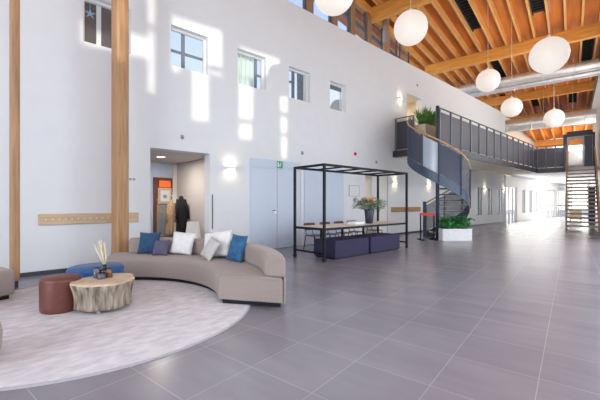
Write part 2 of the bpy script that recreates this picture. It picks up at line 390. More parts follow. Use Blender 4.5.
# alcove with the coats
structure(MB().box(.9, 1.0, .30, 2.85, 0, 2.51), 'wall_alcove_left', M['bluegrey'], 'blue grey side of the alcove')
structure(MB().box(4.25, 4.35, .30, 2.85, 0, 2.51), 'wall_alcove_right', M['taupe_wall'], 'taupe right side of the alcove')
structure(MB().box(.9, 4.35, 2.85, 2.95, 0, 2.51), 'wall_alcove_back', M['bluegrey'], 'blue grey back of the alcove')
structure(MB().box(.9, 4.35, .30, 2.95, 2.51, 2.6), 'ceiling_alcove', M['taupe_wall'], 'taupe ceiling of the alcove')
structure(MB().box(.9, 4.4, .25, 2.95, -.10, .0), 'floor_alcove', M['floor'], 'dark tiled floor of the alcove')
structure(MB().box(4.12, 4.245, 2.72, 2.849, 0, 2.5), 'trim_2', M['facade_white'], 'white corner strip at the back of the alcove')
t = thing('downlight', 'round recessed downlight in the alcove ceiling', 'light', (3.26, 1.36, 2.51))
MB().lathe([(.10, -.012), (.13, -.012), (.13, -.001), (.10, -.001), (.10, -.012)], 24, cap=False).build('ring', M['sconce'], t)
MB().lathe([(.001, -.008), (.098, -.008), (.098, -.002)], 24).build('lens', M['lamp'], t)
ll = bpy.data.lights.new('downlight_glow', 'AREA'); ll.shape = 'DISK'; ll.size = .18; ll.energy = 27; ll.color = (1, .90, .80); ll.spread = R(180)
lo = bpy.data.objects.new('downlight_glow', ll); COL.objects.link(lo); lo.location = (3.26, 1.36, 2.48)
# glazed door on the back of the alcove
t = thing('door_1', 'glazed door with a mahogany frame at the back of the alcove', 'door', (3.86, 2.80, 0), 0, None, 'structure')
MB().box(-.30, -.22, -.04, .045, 0, 2.07).box(.22, .30, -.04, .045, 0, 2.07).box(-.22, .22, -.04, .045, 1.99, 2.07).box(-.22, .22, -.04, .045, 0, .1).build('door_frame', M['frame_red'], t)
MB().box(-.22, .22, .0, .02, .1, 1.99).build('door_panel', M['frame_red'], t)
MB().box(-.22, .22, -.02, -.001, .1, 1.25).build('lower_glazing', M['greyboard'], t)
mm = MB().box(-.19, -.16, -.03, -.021, .3, 1.42).box(-.22, .16, -.03, -.021, 1.38, 1.42); mm.bar((-.2, -.026, 1.1), (.12, -.026, .98), .01, .05)
mm.box(.10, .17, -.03, -.021, .8, 1.38); mm.build('ochre_bars', M['yellow'], t)
o = tag(MB().box(-.14, .20, -.04, -.005, 1.78, 1.98).build('sign', M['orange'], loc=(3.86, 2.795, 0), bevel=.01), 'bright orange sign at the top of the glazed alcove door', 'sign')
t = thing('poster', 'cream framed poster on the glazed alcove door', 'poster', (3.88, 2.765, 1.28))
MB().box(-.20, .20, -.012, .012, 0, .48).build('mount', M['cut'], t)
MB().box(-.13, .15, -.018, -.0125, .07, .40).build('sheet', M['paper'], t)
MB().lathe([(.001, 0), (.06, 0), (.06, .004), (.001, .004)], 14).xform(Matrix.Translation((0, -.019, .22)) @ Matrix.Rotation(PI / 2, 4, 'X')).build('motif', M['ink'], t)
# coat stand with coats
t = thing('coat_stand', 'pale coat stand in the alcove carrying two coats', 'coat stand', (3.90, 2.16, 0))
MB().lathe([(.19, 0), (.19, .02), (.03, .04)], 20).build('foot', M['sconce'], t)
MB().tube([(0, 0, .03), (0, 0, 1.62)], .022, 10).build('pole', M['sconce'], t)
for a_ in (20, 140, 260): MB().tube([(0, 0, 1.5), (.10 * math.cos(R(a_)), .10 * math.sin(R(a_)), 1.54), (.14 * math.cos(R(a_)), .14 * math.sin(R(a_)), 1.62)], .012, 6).build('hook', M['sconce'], t)
def coat(name, label, m, loc, w, d, z0, z1, ph, slant):
    q = MB(); rings = []
    for i in range(13):
        f_ = i / 12; z = z0 + (z1 - z0) * f_
        half = w * (1.0 - .42 * f_) if f_ < .82 else w * (.655 - (f_ - .82) * 2.6)
        cx = slant * (1 - f_)
        rings.append([(cx + half * math.cos(2 * PI * j / 40) * (1 + .05 * math.sin(5 * 2 * PI * j / 40 + ph)), d * (1 - .45 * f_) * math.sin(2 * PI * j / 40) * (1 + .28 * (1 - .7 * f_) * math.sin(9 * 2 * PI * j / 40 + ph + f_)), z + .02 * math.sin(3 * 2 * PI * j / 40 + ph) * (1 - f_)) for j in range(40)])
    q.loft(rings)
    for sg in (-1, 1):
        q.tube([(sg * w * .45, 0, z1 - .10), (sg * w * .75 + slant * .3, -.03, z1 - .38), (sg * w * .85 + slant * .5, -.05, z1 - .66)], .055, 10, .75)
    o = q.build(name, m, None, loc, smooth=True); return tag(o, label, 'coat')
coat('coat', 'black coat hanging on the alcove stand', M['coat_black'], (4.0, 1.83, 0), .19, .12, .42, 1.50, 0, .05)
coat('coat', 'camel patterned coat hanging left of the black coat', M['coat_tan'], (3.79, 2.0, 0), .13, .11, .38, 1.40, 1.4, -.06)
# white shell chair in the alcove
t = thing('shell_chair', 'white shell chair whose back shows over the sofa', 'chair', (3.80, .62, -.06), R(-25))
q = MB(); q.loft([[(-.20 * (1 - .25 * f_), .16 + .09 * f_ + .02, .45 + .42 * f_), (.20 * (1 - .25 * f_), .16 + .09 * f_ + .02, .45 + .42 * f_), (.20 * (1 - .25 * f_), .19 + .09 * f_ + .02, .45 + .42 * f_), (-.20 * (1 - .25 * f_), .19 + .09 * f_ + .02, .45 + .42 * f_)] for f_ in (0, .3, .6, .85, 1)])
q.build('backrest', M['plastic'], t, smooth=True, bevel=.01)
MB().box(-.21, .21, -.22, .20, .42, .45).build('seat', M['plastic'], t, bevel=.02)
for x in (-.17, .17):
    for y in (-.17, .15): MB().tube([(x, y, .42), (x * 1.15, y * 1.15, 0)], .013, 7).build('leg', M['chrome'], t)
MB().box(-.008, .008, -.014, -.002, 0, .85).build('door_pull', M['black'], tag_parent := thing('door_pull_bar', 'thin dark vertical pull bar beside the alcove opening', 'handle', (4.02, 0, .66)))

# flush doors in the tall wall
def flush(name, n, x0, x1, z1, label, leaves, trans):
    t = thing('door_%d' % n, label, 'door', ((x0 + x1) / 2, 0, 0), 0, None, 'structure'); h = (x1 - x0) / 2
    MB().box(-h - .02, h + .02, -.006, -.001, 0, z1 + .02).build('door_frame', M['gap'] if 0 else M['bluegrey'], t)
    wl = 2 * h / leaves
    for k_ in range(leaves):
        lf = MB().box(-h + k_ * wl + .01, -h + (k_ + 1) * wl - .01, -.03, -.008, .012, trans - .012).build('door_leaf', M['door'], t)
        if name == 'double' and k_ == 0:
            hd = MB().box(h * 0 - .10, -.06, -.045, -.031, .98, 1.16).build('door_handle', M['chrome'], lf)
            MB().tube([(-.08, -.045, 1.09), (-.08, -.075, 1.09), (-.20, -.075, 1.09)], .010, 6).build('lever', M['black'], lf)
    if trans < z1: MB().box(-h + .01, h - .01, -.03, -.008, trans, z1).build('transom_panel', M['door'], t)
    return t
flush('double', 2, 5.13, 6.93, 2.50, 'pale blue double door with a transom panel', 2, 2.27)
flush('single', 3, 7.10, 8.93, 2.44, 'wide pale blue door behind the canopy table', 1, 2.44)
for x in (7.015, ):
    mm = MB().box(x - .05, x + .05, -.02, -.001, 0, 2.46); structure(mm, 'trim_3', M['facade_white'], 'white strip between the pale blue doors')
# second opening
structure(MB().box(10.0, 10.1, .30, 2.2, 0, 2.41), 'wall_passage_left', M['taupe_wall'], 'left side of the narrow passage')
structure(MB().box(11.05, 11.15, .30, 2.2, 0, 2.41), 'wall_passage_right', M['cream'], 'cream right side of the narrow passage')
structure(MB().box(10.0, 11.15, 2.2, 2.3, 0, 2.41), 'wall_passage_back', M['reveal'], 'grey back of the narrow passage')
structure(MB().box(10.0, 11.15, .30, 2.3, 2.41, 2.5), 'ceiling_passage', M['taupe_wall'], 'ceiling of the narrow passage')
structure(MB().box(10.0, 11.15, .25, 2.3, -.1, 0), 'floor_passage', M['floor'], 'floor of the narrow passage')
t = thing('door_4', 'white flush door at the right of the narrow passage', 'door', (11.27, 0, 0), 0, None, 'structure')
MB().box(-.29, .29, -.02, -.001, .01, 2.40).build('door_leaf', M['facade_white'], t)
MB().box(.291, .315, -.022, -.001, 0, 2.42).build('door_edge', M['gap'], t)
o = tag(MB().box(-.12, .12, -.02, 0, 0, .42).build('panel_box', M['greyboard'], None, (10.45, 2.199, 1.0)), 'small grey box on the back wall of the passage', 'box')

# room behind the upper doorway
structure(MB().box(12.6, 15.6, 2.4, 2.5, 3.39, 6.3), 'wall_upper_back', M['cream'], 'cream wall behind the upper doorway')
structure(MB().box(12.5, 12.6, .30, 2.5, 3.39, 6.3), 'wall_upper_left', M['cream'], 'cream left wall behind the upper doorway')
structure(MB().box(15.5, 15.6, .30, 2.5, 3.39, 6.3), 'wall_upper_right', M['cream'], 'cream right wall behind the upper doorway')
structure(MB().box(12.5, 15.6, .30, 2.5, 6.3, 6.4), 'ceiling_upper', M['cream'], 'cream ceiling behind the upper doorway')
structure(MB().box(12.5, 15.6, .30, 2.5, 3.2, 3.39), 'floor_upper_room', M['taupe_wall'], 'floor behind the upper doorway')
q = tag(MB().box(-.25, .25, -.2, .2, 0, 1.5).build('cabinet', M['greyboard'], None, (14.2, 2.15, 3.39), bevel=.01), 'grey cabinet standing inside the upper doorway', 'cabinet')
area('passage_fill', (10.5, 1.3, 2.38), (0, 0, -1), .3, .8, 7, (.95, .97, 1))  # added lamp without a fitting, lightens the narrow passage
area('upper_room_light', (14, 1.3, 6.2), (0, 0, -1), 1.2, 1, 30, (1, .85, .66))

# ------------------------------------------------------------------ far end of the hall
mb = MB()
FX0 = 25.4
structure(MB().box(25.3, 25.5, .0, .3, 0, 3.15), 'trim_4', M['white'], 'end pier of the tall white wall')
t = thing('window_20', 'bright glazed front at the far end of the hall', 'window', (0, 0, 0), 0, None, 'structure')
FH = [(25.75, 28.0, 0, 2.45), (29.2, 30.0, .55, 2.35), (31.0, 31.8, .55, 2.35), (32.8, 33.5, .55, 2.35), (36.0, 39.6, 0, 2.6), (40.4, 45, 0, 2.6)]
mb = MB()
for c in cells([25.5, 46], [0, 3.15], FH): mb.box(c[0], c[1], .02, .20, c[2], c[3])
structure(mb, 'wall_far_left', M['facade_white'], 'white wall with slits and glazed doors at the far end of the hall')
for x0, x1, z0, z1 in FH:
    w_ = MB().box(x0, x0 + .06, .05, .15, z0, z1).box(x1 - .06, x1, .05, .15, z0, z1).box(x0 + .06, x1 - .06, .05, .15, z1 - .06, z1)
    for q in range(1, int((x1 - x0) / 1.1) + 1): xm = x0 + (x1 - x0) * q / (int((x1 - x0) / 1.1) + 1); w_.box(xm - .04, xm + .04, .05, .15, z0, z1 - .06)
    w_.build('window_frame', M['facade_white'], t)
    MB().box(x0 + .06, x1 - .06, .09, .11, z0, z1 - .06).build('pane', M['rope'] if x1 - x0 < 1 else M['glass'], t)
t = thing('window_21', 'bright glazed end wall with a door far down the hall', 'window', G(41.5, 0), GA, None, 'structure')
for y in (-1.3, 0, 1.3, 2.6, 3.6): MB().box(-.06, .06, y - .07, y + .07, 0, 3.2).build('mullion', M['facade_white'], t)
MB().box(-.06, .06, -1.3, 3.6, 2.4, 2.6).build('transom', M['facade_white'], t)
MB().box(-.01, .01, -1.3, 3.6, 0, 3.2).build('pane', M['glass'], t)
MB().box(-.03, -.012, .1, 2.5, 1.0, 1.12).build('safety_stripe', mat('pale_red_stripe', (.75, .35, .28), .6), t)
structure(MB().box(-60, 90, -60, 90, -.32, -.2), 'ground', M['pave'], 'pale paving outside the hall')

# upper floor: balcony slab, deeper slab past the bridge
BY = -1.94; BX0 = 12.05; BX1 = 24.8; ZF = 3.39; ZB = 3.14
mb = MB().box(BX0, BX1, BY + .06, -.002, ZB, ZF)
structure(mb, 'floor_upper', M['cream'], 'upper gallery floor along the white wall')
def gl(P): v = Vector(P) - CXY; return v.dot(GD), v.dot(PD)
sc, lc = gl((BX1, BY, 0))
mb = MB().box(sc + .0, 44, -1.28, 3.2, ZB, ZF)
structure(mb, 'floor_upper_far', M['reveal'], 'upper floor slab past the bridge', CXY, GA)
# far upper wall and gable
structure(MB().box(25.4, 46, 1.5, 1.6, 3.39, 8.2), 'wall_far_upper', M['cream'], 'cream upper wall far down the hall')
structure(MB().box(0, .2, -1.3, 6.5, 3.39, 5.2), 'wall_far_end', M['white'], 'white upper end wall', G(44, 0), GA)
o = structure(MB().box(-.15, .15, -1.3, 5.5, 6.6, 7.3), 'beam', M['beam'], 'low timber beam far above the bridge', G(40, 0), GA); o['group'] = 'low far beams'
structure(MB().hexa([(26.5, -1.29, 9.5), (40, -1.29, 7.3), (40, 5.3, 7.3), (26.5, 5.3, 9.5), (26.5, -1.29, 9.58), (40, -1.29, 7.38), (40, 5.3, 7.38), (26.5, 5.3, 9.58)]) if 0 else MB().box(33, 40, -1.29, 3.0, 7.35, 7.45), 'ceiling_far', M['deck'], 'lower timber ceiling far down the hall', CXY, GA)
for l in (-2.6, -1.9, -1.2, -.5, .2, .9):
    o = structure(MB().box(33, 40, -.05, .05, 7.12, 7.35), 'rafter', M['beam'], 'short pine rafter under the lower far ceiling', CXY + PD * l, GA); o['group'] = 'far rafters'

# gallery railing
def rail_run(t, P0, P1, n, zf, zt, m, lip=True):
    P0 = Vector(P0); P1 = Vector(P1); d = P1 - P0
    for i in range(n + 1):
        p = P0 + d * i / n; u = d.normalized(); v = Vector((-u.y, u.x, 0))
        MB().bar((p.x, p.y, zf - .18), (p.x, p.y, zt), .05, .07).build('post', M['post_steel'], t)
    for i in range(n):
        a = P0 + d * (i + .055) / n; b = P0 + d * (i + .945) / n
        MB().bar((a.x, a.y, (zf + .06 + zt - .14) / 2), (b.x, b.y, (zf + .06 + zt - .14) / 2), .012, zt - .14 - zf - .06).build('panel', m, t)
    MB().bar((P0.x, P0.y, zt), (P1.x, P1.y, zt), .05, .03).build('top_rail', M['anth'], t)
    MB().bar((P0.x, P0.y, zf - .12), (P1.x, P1.y, zf - .12), .06, .28).build('fascia', M['anth'], t)
t = thing('gallery_railing', 'long dark perforated railing along the gallery edge', 'railing', (0, 0, 0))
rail_run(t, (11.98, BY, 0), (BX1, BY, 0), 14, ZF, 4.74, M['mesh'])
t = thing('gallery_railing', 'dark perforated railing of the bridge by the straight stair', 'railing', (0, 0, 0))
a = G(sc, lc); b = G(sc, -.28)
rail_run(t, a, b, 3, ZF, 4.74, M['mesh'])
t = thing('gallery_railing', 'short dark railing between white wall and spiral stair', 'railing', (0, 0, 0))
rail_run(t, (12.12, -.06, 0), (12.12, -.84, 0), 1, ZF, 4.70, M['mesh'])
structure(MB().box(11.97, 12.045, -1.86, -.01, ZB, ZF), 'trim_5', M['anth'], 'dark landing edge beside the spiral stair')

# ------------------------------------------------------------------ spiral stair
SC = Vector((11.83, -1.94, 0)); SR = 1.02; NS = 17; SW = 330
t = thing('spiral_staircase', 'dark steel spiral stair with perforated sides rising to the gallery', 'staircase', SC)
MB().tube([(0, 0, 0), (0, 0, 4.78)], .062, 14).build('centre_pole', M['anth2'], t, smooth=True)
def pz(a): return ZF * (1 - a / SW)           # height of the flight a degrees below the top
def pol(a, r, z): return (r * math.cos(R(90 + a)), r * math.sin(R(90 + a)), z)
for i in range(NS):
    a0 = SW * i / NS; a1 = SW * (i + 1) / NS + 3; z = ZF * (1 - (i + .0) / NS) - .199
    if z < .05: continue
    pts = [pol(a0, .05, 0)[:2]] + [pol(a0 + (a1 - a0) * k_ / 4, SR - .02, 0)[:2] for k_ in range(5)] + [pol(a1, .05, 0)[:2]]
    tr = MB().prism(pts, z - .012, z + .018).build('tread', M['anth'], t)
    A = Vector(pol(a1, .06, z)); B = Vector(pol(a1, SR - .02, z)); MB().bar(A, B, .035, .06).build('nosing', M['tread'], tr)
def helix(a0, a1, r0, r1, lo, hi, n):
    q = MB(); rings = []
    for i in range(n + 1):
        a_ = a0 + (a1 - a0) * i / n; z = pz(a_)
        rings.append([pol(a_, r0, z + lo), pol(a_, r1, z + lo), pol(a_, r1, z + hi), pol(a_, r0, z + hi)])
    return q.loft(rings)
helix(0, 322, SR - .015, SR + .015, -.26, .08, 60).build('stringer', M['anth2'], t)
edges = [0, 42, 84, 126, 168, 178, 200, 250, 300, 341]
edges = [4, 46, 88, 118, 160, 202, 242, 282, 321]
for i, (a0, a1) in enumerate(zip(edges, edges[1:])):
    helix(a0 + 1.5, a1 - 1.5, SR - .005, SR + .005, .10, 1.10, 12).build('panel', M['brightpanel'] if i == 2 else M['meshblue'] if i < 4 else M['meshopen'], t)
for a_ in edges:
    P = pol(a_, SR + .02, 0); MB().bar((P[0], P[1], max(0, pz(a_) - .2)), (P[0], P[1], pz(a_) + 1.16), .035, .05).build('post', M['anth2'], t)
MB().tube([pol(a_, SR + .01, pz(a_) + 1.20) for a_ in range(0, 322, 6)], .03, 8).build('handrail', M['tan_wood'], t, smooth=True)
P = pol(323, SR + .0, 0); MB().box(P[0] - .05, P[0] + .05, P[1] - .05, P[1] + .05, 0, 1.36).build('newel_post', M['anth2'], t)
MB().lathe([(.30, 0), (.30, .015), (.06, .02)], 20).build('base_plate', M['black'], t)

# ------------------------------------------------------------------ straight stair on the right
t = thing('straight_staircase', 'open oak stair rising to the bridge beside the right wall', 'staircase', G(21.5, .42), GA)
N2 = 17; RUN = sc - 21.5 + .0
for i in range(N2 - 1):
    z = ZF * (i + 1) / N2; x = RUN * i / N2
    MB().box(x, x + .27, -.60, .58, z - .085, z).build('tread', M['tread2'], t)
for y in (-.63, .61):
    q = MB(); q.loft([[(-.10, y - .025, -.0), (-.10, y + .025, 0), (.12, y + .025, .0), (.12, y - .025, .0)], [(-.10, y - .025, .22), (-.10, y + .025, .22), (.12, y + .025, .0), (.12, y - .025, .0)]]) if 0 else q.hexa([(-.05, y - .025, 0), (.28, y - .025, 0), (.28, y + .025, 0), (-.05, y + .025, 0), (RUN - .20, y - .025, ZF), (RUN + .12, y - .025, ZF), (RUN + .12, y + .025, ZF), (RUN - .20, y + .025, ZF)])
    q.build('stringer', M['anth'], t)
    for k_ in range(6):
        x = RUN * (k_ + .15) / 6; z = ZF * (k_ + .15) / 6
        MB().box(x - .02, x + .02, y - .02, y + .02, z, z + 1.0).build('baluster', M['anth'], t)
    for zz in (.3, .55, .8): MB().bar((.05, y, zz), (RUN, y, ZF + zz), .015, .015).build('guard_wire', M['anth'], t)
    MB().bar((-.05, y, 1.02), (RUN, y, ZF + 1.08), .06, .07).build('handrail', M['tan_wood'], t)
    MB().box(-.05, .02, y - .035, y + .035, 0, 1.04).build('newel_post', M['tan_wood'], t)
# glazed portal at the head of the stair
t = thing('portal_door', 'dark steel portal with a white glazed door at the stair head', 'door', G(sc + 1.15, .40, ZF), GA)
MB().box(-.15, .15, -.70, -.60, 0, 2.1).box(-.15, .15, .60, .78, 0, 2.1).box(-.15, .15, -.60, .60, 1.95, 2.25).build('portal_frame', M['anth'], t)
MB().box(-.04, .04, -.20, -.13, 0, 1.93).box(-.04, .04, .53, .60, 0, 1.93).box(-.04, .04, -.13, .53, 1.83, 1.93).box(-.04, .04, -.13, .53, 0, .22).build('door_frame', M['bluegrey'], t)
MB().box(-.01, .01, -.13, .53, .22, 1.83).build('pane', M['glass'], t)
MB().box(-.05, .05, -.59, -.21, 0, 1.93).build('side_panel', M['anth2'], t)
o = structure(MB().box(0, .1, -1.28, 1.6, ZF, 5.1), 'wall_lobby', M['white'], 'white wall of the lobby behind the portal', G(sc + 6, 0), GA)
# under-stair things at the far right
t = thing('display_cabinet', 'dark cabinet standing behind the open stair', 'cabinet', G(27.8, 1.0), GA)
MB().box(-.2, .2, -.16, .16, 0, 2.3).build('body', M['black'], t, bevel=.01)
MB().box(-.23, -.2, -.14, .14, .2, 2.2).build('cabinet_door', M['anth'], t)
t = thing('sideboard', 'low pale sideboard seen through the open stair', 'sideboard', G(31.5, .25), GA)
MB().box(-.25, .25, -.35, .35, .1, .8).build('body', M['rail_wood'], t, bevel=.01)
for y in (-.3, .3): MB().box(-.2, .2, y - .03, y + .03, 0, .1).build('leg', M['black'], t)

# ------------------------------------------------------------------ slit windows under the gallery
for i, (a, b) in enumerate(SLIT):
    t = thing('window_%d' % (i + 15), ['narrow tall window nearest the spiral stair', 'narrow tall window, middle one under the gallery', 'narrow tall window farthest under the gallery'][i], 'window', ((a + b) / 2, .05, .58), 0, None, 'structure')
    h = (b - a) / 2
    MB().box(-h, -h + .05, -.03, .03, 0, 1.62).box(h - .38, h, -.03, .03, 0, 1.62).box(-h + .05, h - .38, -.03, .03, 1.57, 1.62).box(-h + .05, h - .38, -.03, .03, 0, .05).build('window_frame', M['upvc'], t)  # wide dark right stile stands in for the shaded reveal
    MB().box(-h + .05, h - .38, -.006, .006, .05, 1.57).build('pane', M['glass'], t)

# ------------------------------------------------------------------ ducts
def duct(s, z, r, l0, l1, label):
    t = thing('air_duct', label, 'duct', G(s, 0, z), GA)
    q = MB().lathe([(r, 0), (r, l1 - l0)], 28); q.xform(Matrix.Translation((0, -l0, 0)) @ Matrix.Rotation(PI / 2, 4, 'X')); q.build('pipe', M['silver'], t, smooth=False)
    for l in [l0 + .6 + 1.5 * k_ for k_ in range(int((l1 - l0 - .6) / 1.5) + 1)]:
        q = MB().lathe([(r + .001, 0), (r + .02, .02), (r + .02, .06), (r + .001, .08)], 28); q.xform(Matrix.Translation((0, -l, 0)) @ Matrix.Rotation(PI / 2, 4, 'X')); q.build('joint_ring', M['silver'], t)
    for l in (l0 + 1.2, (l0 + l1) / 2, l1 - 1.2):
        MB().tube([(0, -l, r), (0, -l, 9.58 - z if abs(s - 20.85) > .5 else .5)], .008, 6).build('hanger', M['silver'], t)
    return t
duct(25.0, 9.0, .30, -6.5, 1.29, 'wide silver duct crossing below the roof, upper of the pair')
duct(25.62, 8.74, .20, -6.5, 1.29, 'slimmer silver duct hung beside and below the wide one')
duct(30.0, 7.12, .46, -4.4, 1.29, 'lowest and farthest silver duct crossing above the bridge')
t = thing('spotlight', 'small chrome spotlight fixed at the roof beam near the top right corner', 'light', G(15.8, 1.0, 9.3), GA)
q = MB().lathe([(.02, -.25), (.10, -.22), (.14, .1), (.13, .25)], 18); q.xform(Matrix.Rotation(R(50), 4, 'Y')); q.build('housing', M['chrome'], t, smooth=True)
MB().tube([(0, 0, .0), (0, 0, .3)], .02, 8).build('bracket', M['chrome'], t)

# ------------------------------------------------------------------ globe pendants
GL = [((5.31, -2.87, 5.71), 'white globe pendant nearest the clerestory, cut by the top edge'),
      ((8.15, -3.0, 5.90), 'white globe pendant hanging in front of the first roof beam'),
      ((10.44, -5.52, 5.04), 'largest white globe pendant, in front of the silver ducts'),
      ((14.4, -2.73, 6.10), 'white globe pendant left of the ducts above the gallery railing'),
      ((17.52, -2.65, 5.65), 'smaller white globe pendant just below the far roof beam'),
      ((20.53, -3.63, 5.49), 'farthest white globe pendant, in front of the lowest duct')]
gp = None
for (x, y, z), lab in GL:
    if gp is None:
        gp = thing('globe_pendant', lab, 'lamp', (x, y, z), 0, 'globe pendants')
        MB().sphere((0, 0, 0), .43, 36, 22).build('globe', M['globe'], gp, smooth=True)
        MB().lathe([(.03, .42), (.05, .43), (.05, .47), (.012, .52)], 12).build('cap', M['sconce'], gp)
        MB().tube([(0, 0, .5), (0, 0, 1)], .008, 6).build('cord', M['cord'], gp)
        o = gp
    else:
        o = copy_tree(gp); o.location = (x, y, z); o['label'] = lab
for o in [o for o in bpy.data.objects if o.name.startswith('globe_pendant')]:
    for ch in o.children:
        if ch.name.startswith('cord'):
            ch.scale = (1, 1, 1)
            me = ch.data.copy(); ch.data = me
            top = 9.9 - o.location.z
            for v in me.vertices:
                if v.co.z > .7: v.co.z = top

# ------------------------------------------------------------------ wall fittings
def sconce(x, z, label, y=0, e_=.8):
    t = thing('wall_sconce', label, 'lamp', (x, y, z), 0, 'up-and-down wall lights')
    MB().box(-.12, .12, -.10, -.001, -.035, .035).build('body', M['sconce'], t, bevel=.008)
    MB().box(-.10, .10, -.09, -.02, .0355, .040).build('upper_diffuser', M['lamp'], t)
    MB().box(-.10, .10, -.09, -.02, -.040, -.0355).build('lower_diffuser', M['lamp'], t)
    for sg in (1, -1):
        l = bpy.data.lights.new('sconce_glow', 'AREA'); l.size = .16; l.energy = e_; l.color = (1, .80, .50); l.spread = R(180)
        q = bpy.data.objects.new('sconce_glow', l); COL.objects.link(q); q.location = (x, y - .13, z + sg * .045); q.rotation_euler = (PI if sg > 0 else 0, 0, 0)
sconce(4.52, 2.20, 'white wall light between alcove and double door')
sconce(12.11, 2.15, 'white wall light seen under the right end of the canopy frame')
sconce(14.94, 2.17, 'white wall light just left of the spiral stair')
sconce(12.48, 5.62, 'white wall light beside the upper doorway')
sconce(17.3, 5.05, 'white wall light above the gallery railing', 0, .9)
sconce(21.77, 2.14, 'white wall light right of the first narrow window', 0, .9)
sconce(25.08, 2.20, 'white wall light right of the farthest narrow window', 0, .9)
t = thing('exit_sign', 'small green running figure sign over the double door', 'sign', (6.12, 0, 2.30))
MB().box(-.10, .10, -.05, -.031, 0, .2).build('plate', M['green'], t)
MB().box(-.095, -.045, -.053, -.0505, .03, .17).build('doorway_symbol', M['paper'], t)
mm = MB(); mm.bar((.02, -.052, .12), (-.01, -.052, .08), .004, .03); mm.bar((-.01, -.052, .08), (.03, -.052, .04), .004, .02); mm.bar((-.01, -.052, .08), (-.04, -.052, .05), .004, .02); mm.bar((.02, -.052, .12), (.05, -.052, .10), .004, .015)
mm.sphere((.03, -.052, .15), .014, 8, 6); mm.build('running_figure', M['paper'], t)
t = thing('fire_alarm', 'round red fire alarm on the white wall above the canopy table', 'alarm', (9.58, 0, 3.05))
MB().lathe([(.05, 0), (.05, .03), (.035, .05)], 20).xform(Matrix.Rotation(PI / 2, 4, 'X')).build('dome', M['red'], t, smooth=False)
MB().lathe([(.06, -.0), (.06, .012)], 20).xform(Matrix.Translation((0, -.0, 0)) @ Matrix.Rotation(PI / 2, 4, 'X')).build('back_plate', M['red'], t)
for x, z, lab in ((7.02, 2.83, 'tiny grey sensor above the pale blue doors'), (10.84, 2.86, 'tiny grey sensor above the narrow passage'), (3.25, 2.83, 'tiny dark sensor above the alcove'), (13.9, 6.5, 'tiny grey sensor above the upper doorway')):
    t = thing('wall_sensor', lab, 'sensor', (x, 0, z))
    MB().box(-.035, .035, -.03, -.001, -.05, .05).build('housing', M['ink'], t, bevel=.006); MB().sphere((0, -.032, -.01), .018, 10, 6).build('eye', M['gap'], t)
t = thing('light_switch', 'small white light switch right of the thick column', 'switch', (2.17, 0, 1.80))
MB().box(-.08, .08, -.012, -.001, -.04, .04).build('plate', M['sconce'], t); MB().box(-.06, -.01, -.018, -.012, -.025, .025).box(.01, .06, -.018, -.012, -.025, .025).build('rocker', M['ink'], t)
t = thing('notice_frame', 'framed notice on the white wall right of the wide blue door', 'notice', (9.52, 0, 1.55))
MB().box(-.27, .27, -.012, -.001, 0, .36).build('sheet', M['paper'], t)
MB().box(-.28, -.265, -.018, -.001, -.01, .37).box(.265, .28, -.018, -.001, -.01, .37).box(-.265, .265, -.018, -.001, .355, .37).box(-.265, .265, -.018, -.001, -.01, .005).build('frame', M['ink'], t)
mm = MB()
for k_ in range(4): mm.box(-.2, .2 - .05 * (k_ % 2), -.014, -.0125, .07 + .07 * k_, .08 + .07 * k_)
mm.build('text_lines', M['ink'], t)
o = tag(MB().box(-.07, .07, -.05, -.001, 0, .12).build('call_point', M['ink'], None, (9.55, 0, 1.36), bevel=.008), 'small grey call point under the framed notice', 'call point')
t = thing('wall_rail', 'long pale oak wall rail behind the thick timber column', 'rail', (1.445, 0, .90))
MB().box(-.845, .845, -.045, -.001, 0, .20).build('board', M['rail_wood'], t, bevel=.006)
for k_ in range(12):
    q = MB().lathe([(.006, 0), (.014, .012), (.004, .018)], 8); q.xform(Matrix.Translation((-.74 + .10 * k_, -.045, .10)) @ Matrix.Rotation(PI / 2, 4, 'X')); q.build('hook_peg', M['sconce'], t)
t = thing('wall_rail', 'brown wall board between canopy table and spiral stair', 'rail', (13.0, 0, .93))
MB().box(-1.14, 1.14, -.045, -.001, 0, .20).build('board', M['board_wood'], t, bevel=.006)

# ------------------------------------------------------------------ rug, sofa, seats
RC = (.94, -2.90); RR = 1.89
t = thing('round_rug', 'large round pale grey rug under the sofa and poufs', 'rug', (RC[0], RC[1], 0))
MB().lathe([(.001, .001), (RR - .02, .001), (RR - .02, .014), (.001, .014)], 96).build('pile', M['rug'], t)
MB().lathe([(RR - .019, .0), (RR, .0), (RR, .011), (RR - .019, .015), (RR - .019, 0)], 96, cap=False).build('binding', M['rugedge'], t)
ZR = .0155
SO = Vector((.63, -2.97, ZR))
def arc_solid(prof, a0, a1, n, skew0=0, skew1=0, r0=1.70, r1=2.52):
    q = MB(); rings = []
    for i in range(n + 1):
        f_ = i / n; ring = []
        for r, z in prof:
            k_ = (r - r0) / (r1 - r0); A = R((a0 + skew0 * k_) * (1 - f_) + (a1 + skew1 * k_) * f_)
            ring.append((r * math.cos(A), r * math.sin(A), z))
        rings.append(ring)
    return q.loft(rings)
def rprof(x0, x1, z0, z1, rt, n=4):
    p = [(x0, z0), (x1, z0)]
    for k_ in range(n + 1): a_ = PI / 2 * k_ / n; p.append((x1 - rt + rt * math.cos(a_), z1 - rt + rt * math.sin(a_)))
    for k_ in range(n + 1): a_ = PI / 2 + PI / 2 * k_ / n; p.append((x0 + rt + rt * math.cos(a_), z1 - rt + rt * math.sin(a_)))
    return p
t = thing('curved_sofa', 'long curved taupe sofa with cushions around the rug', 'sofa', SO)
arc_solid(rprof(1.70, 2.50, .055, .37, .05), -28, 65.5, 60, -9.5, 0).build('seat', M['sofa'], t, bevel=.02, seg=3)
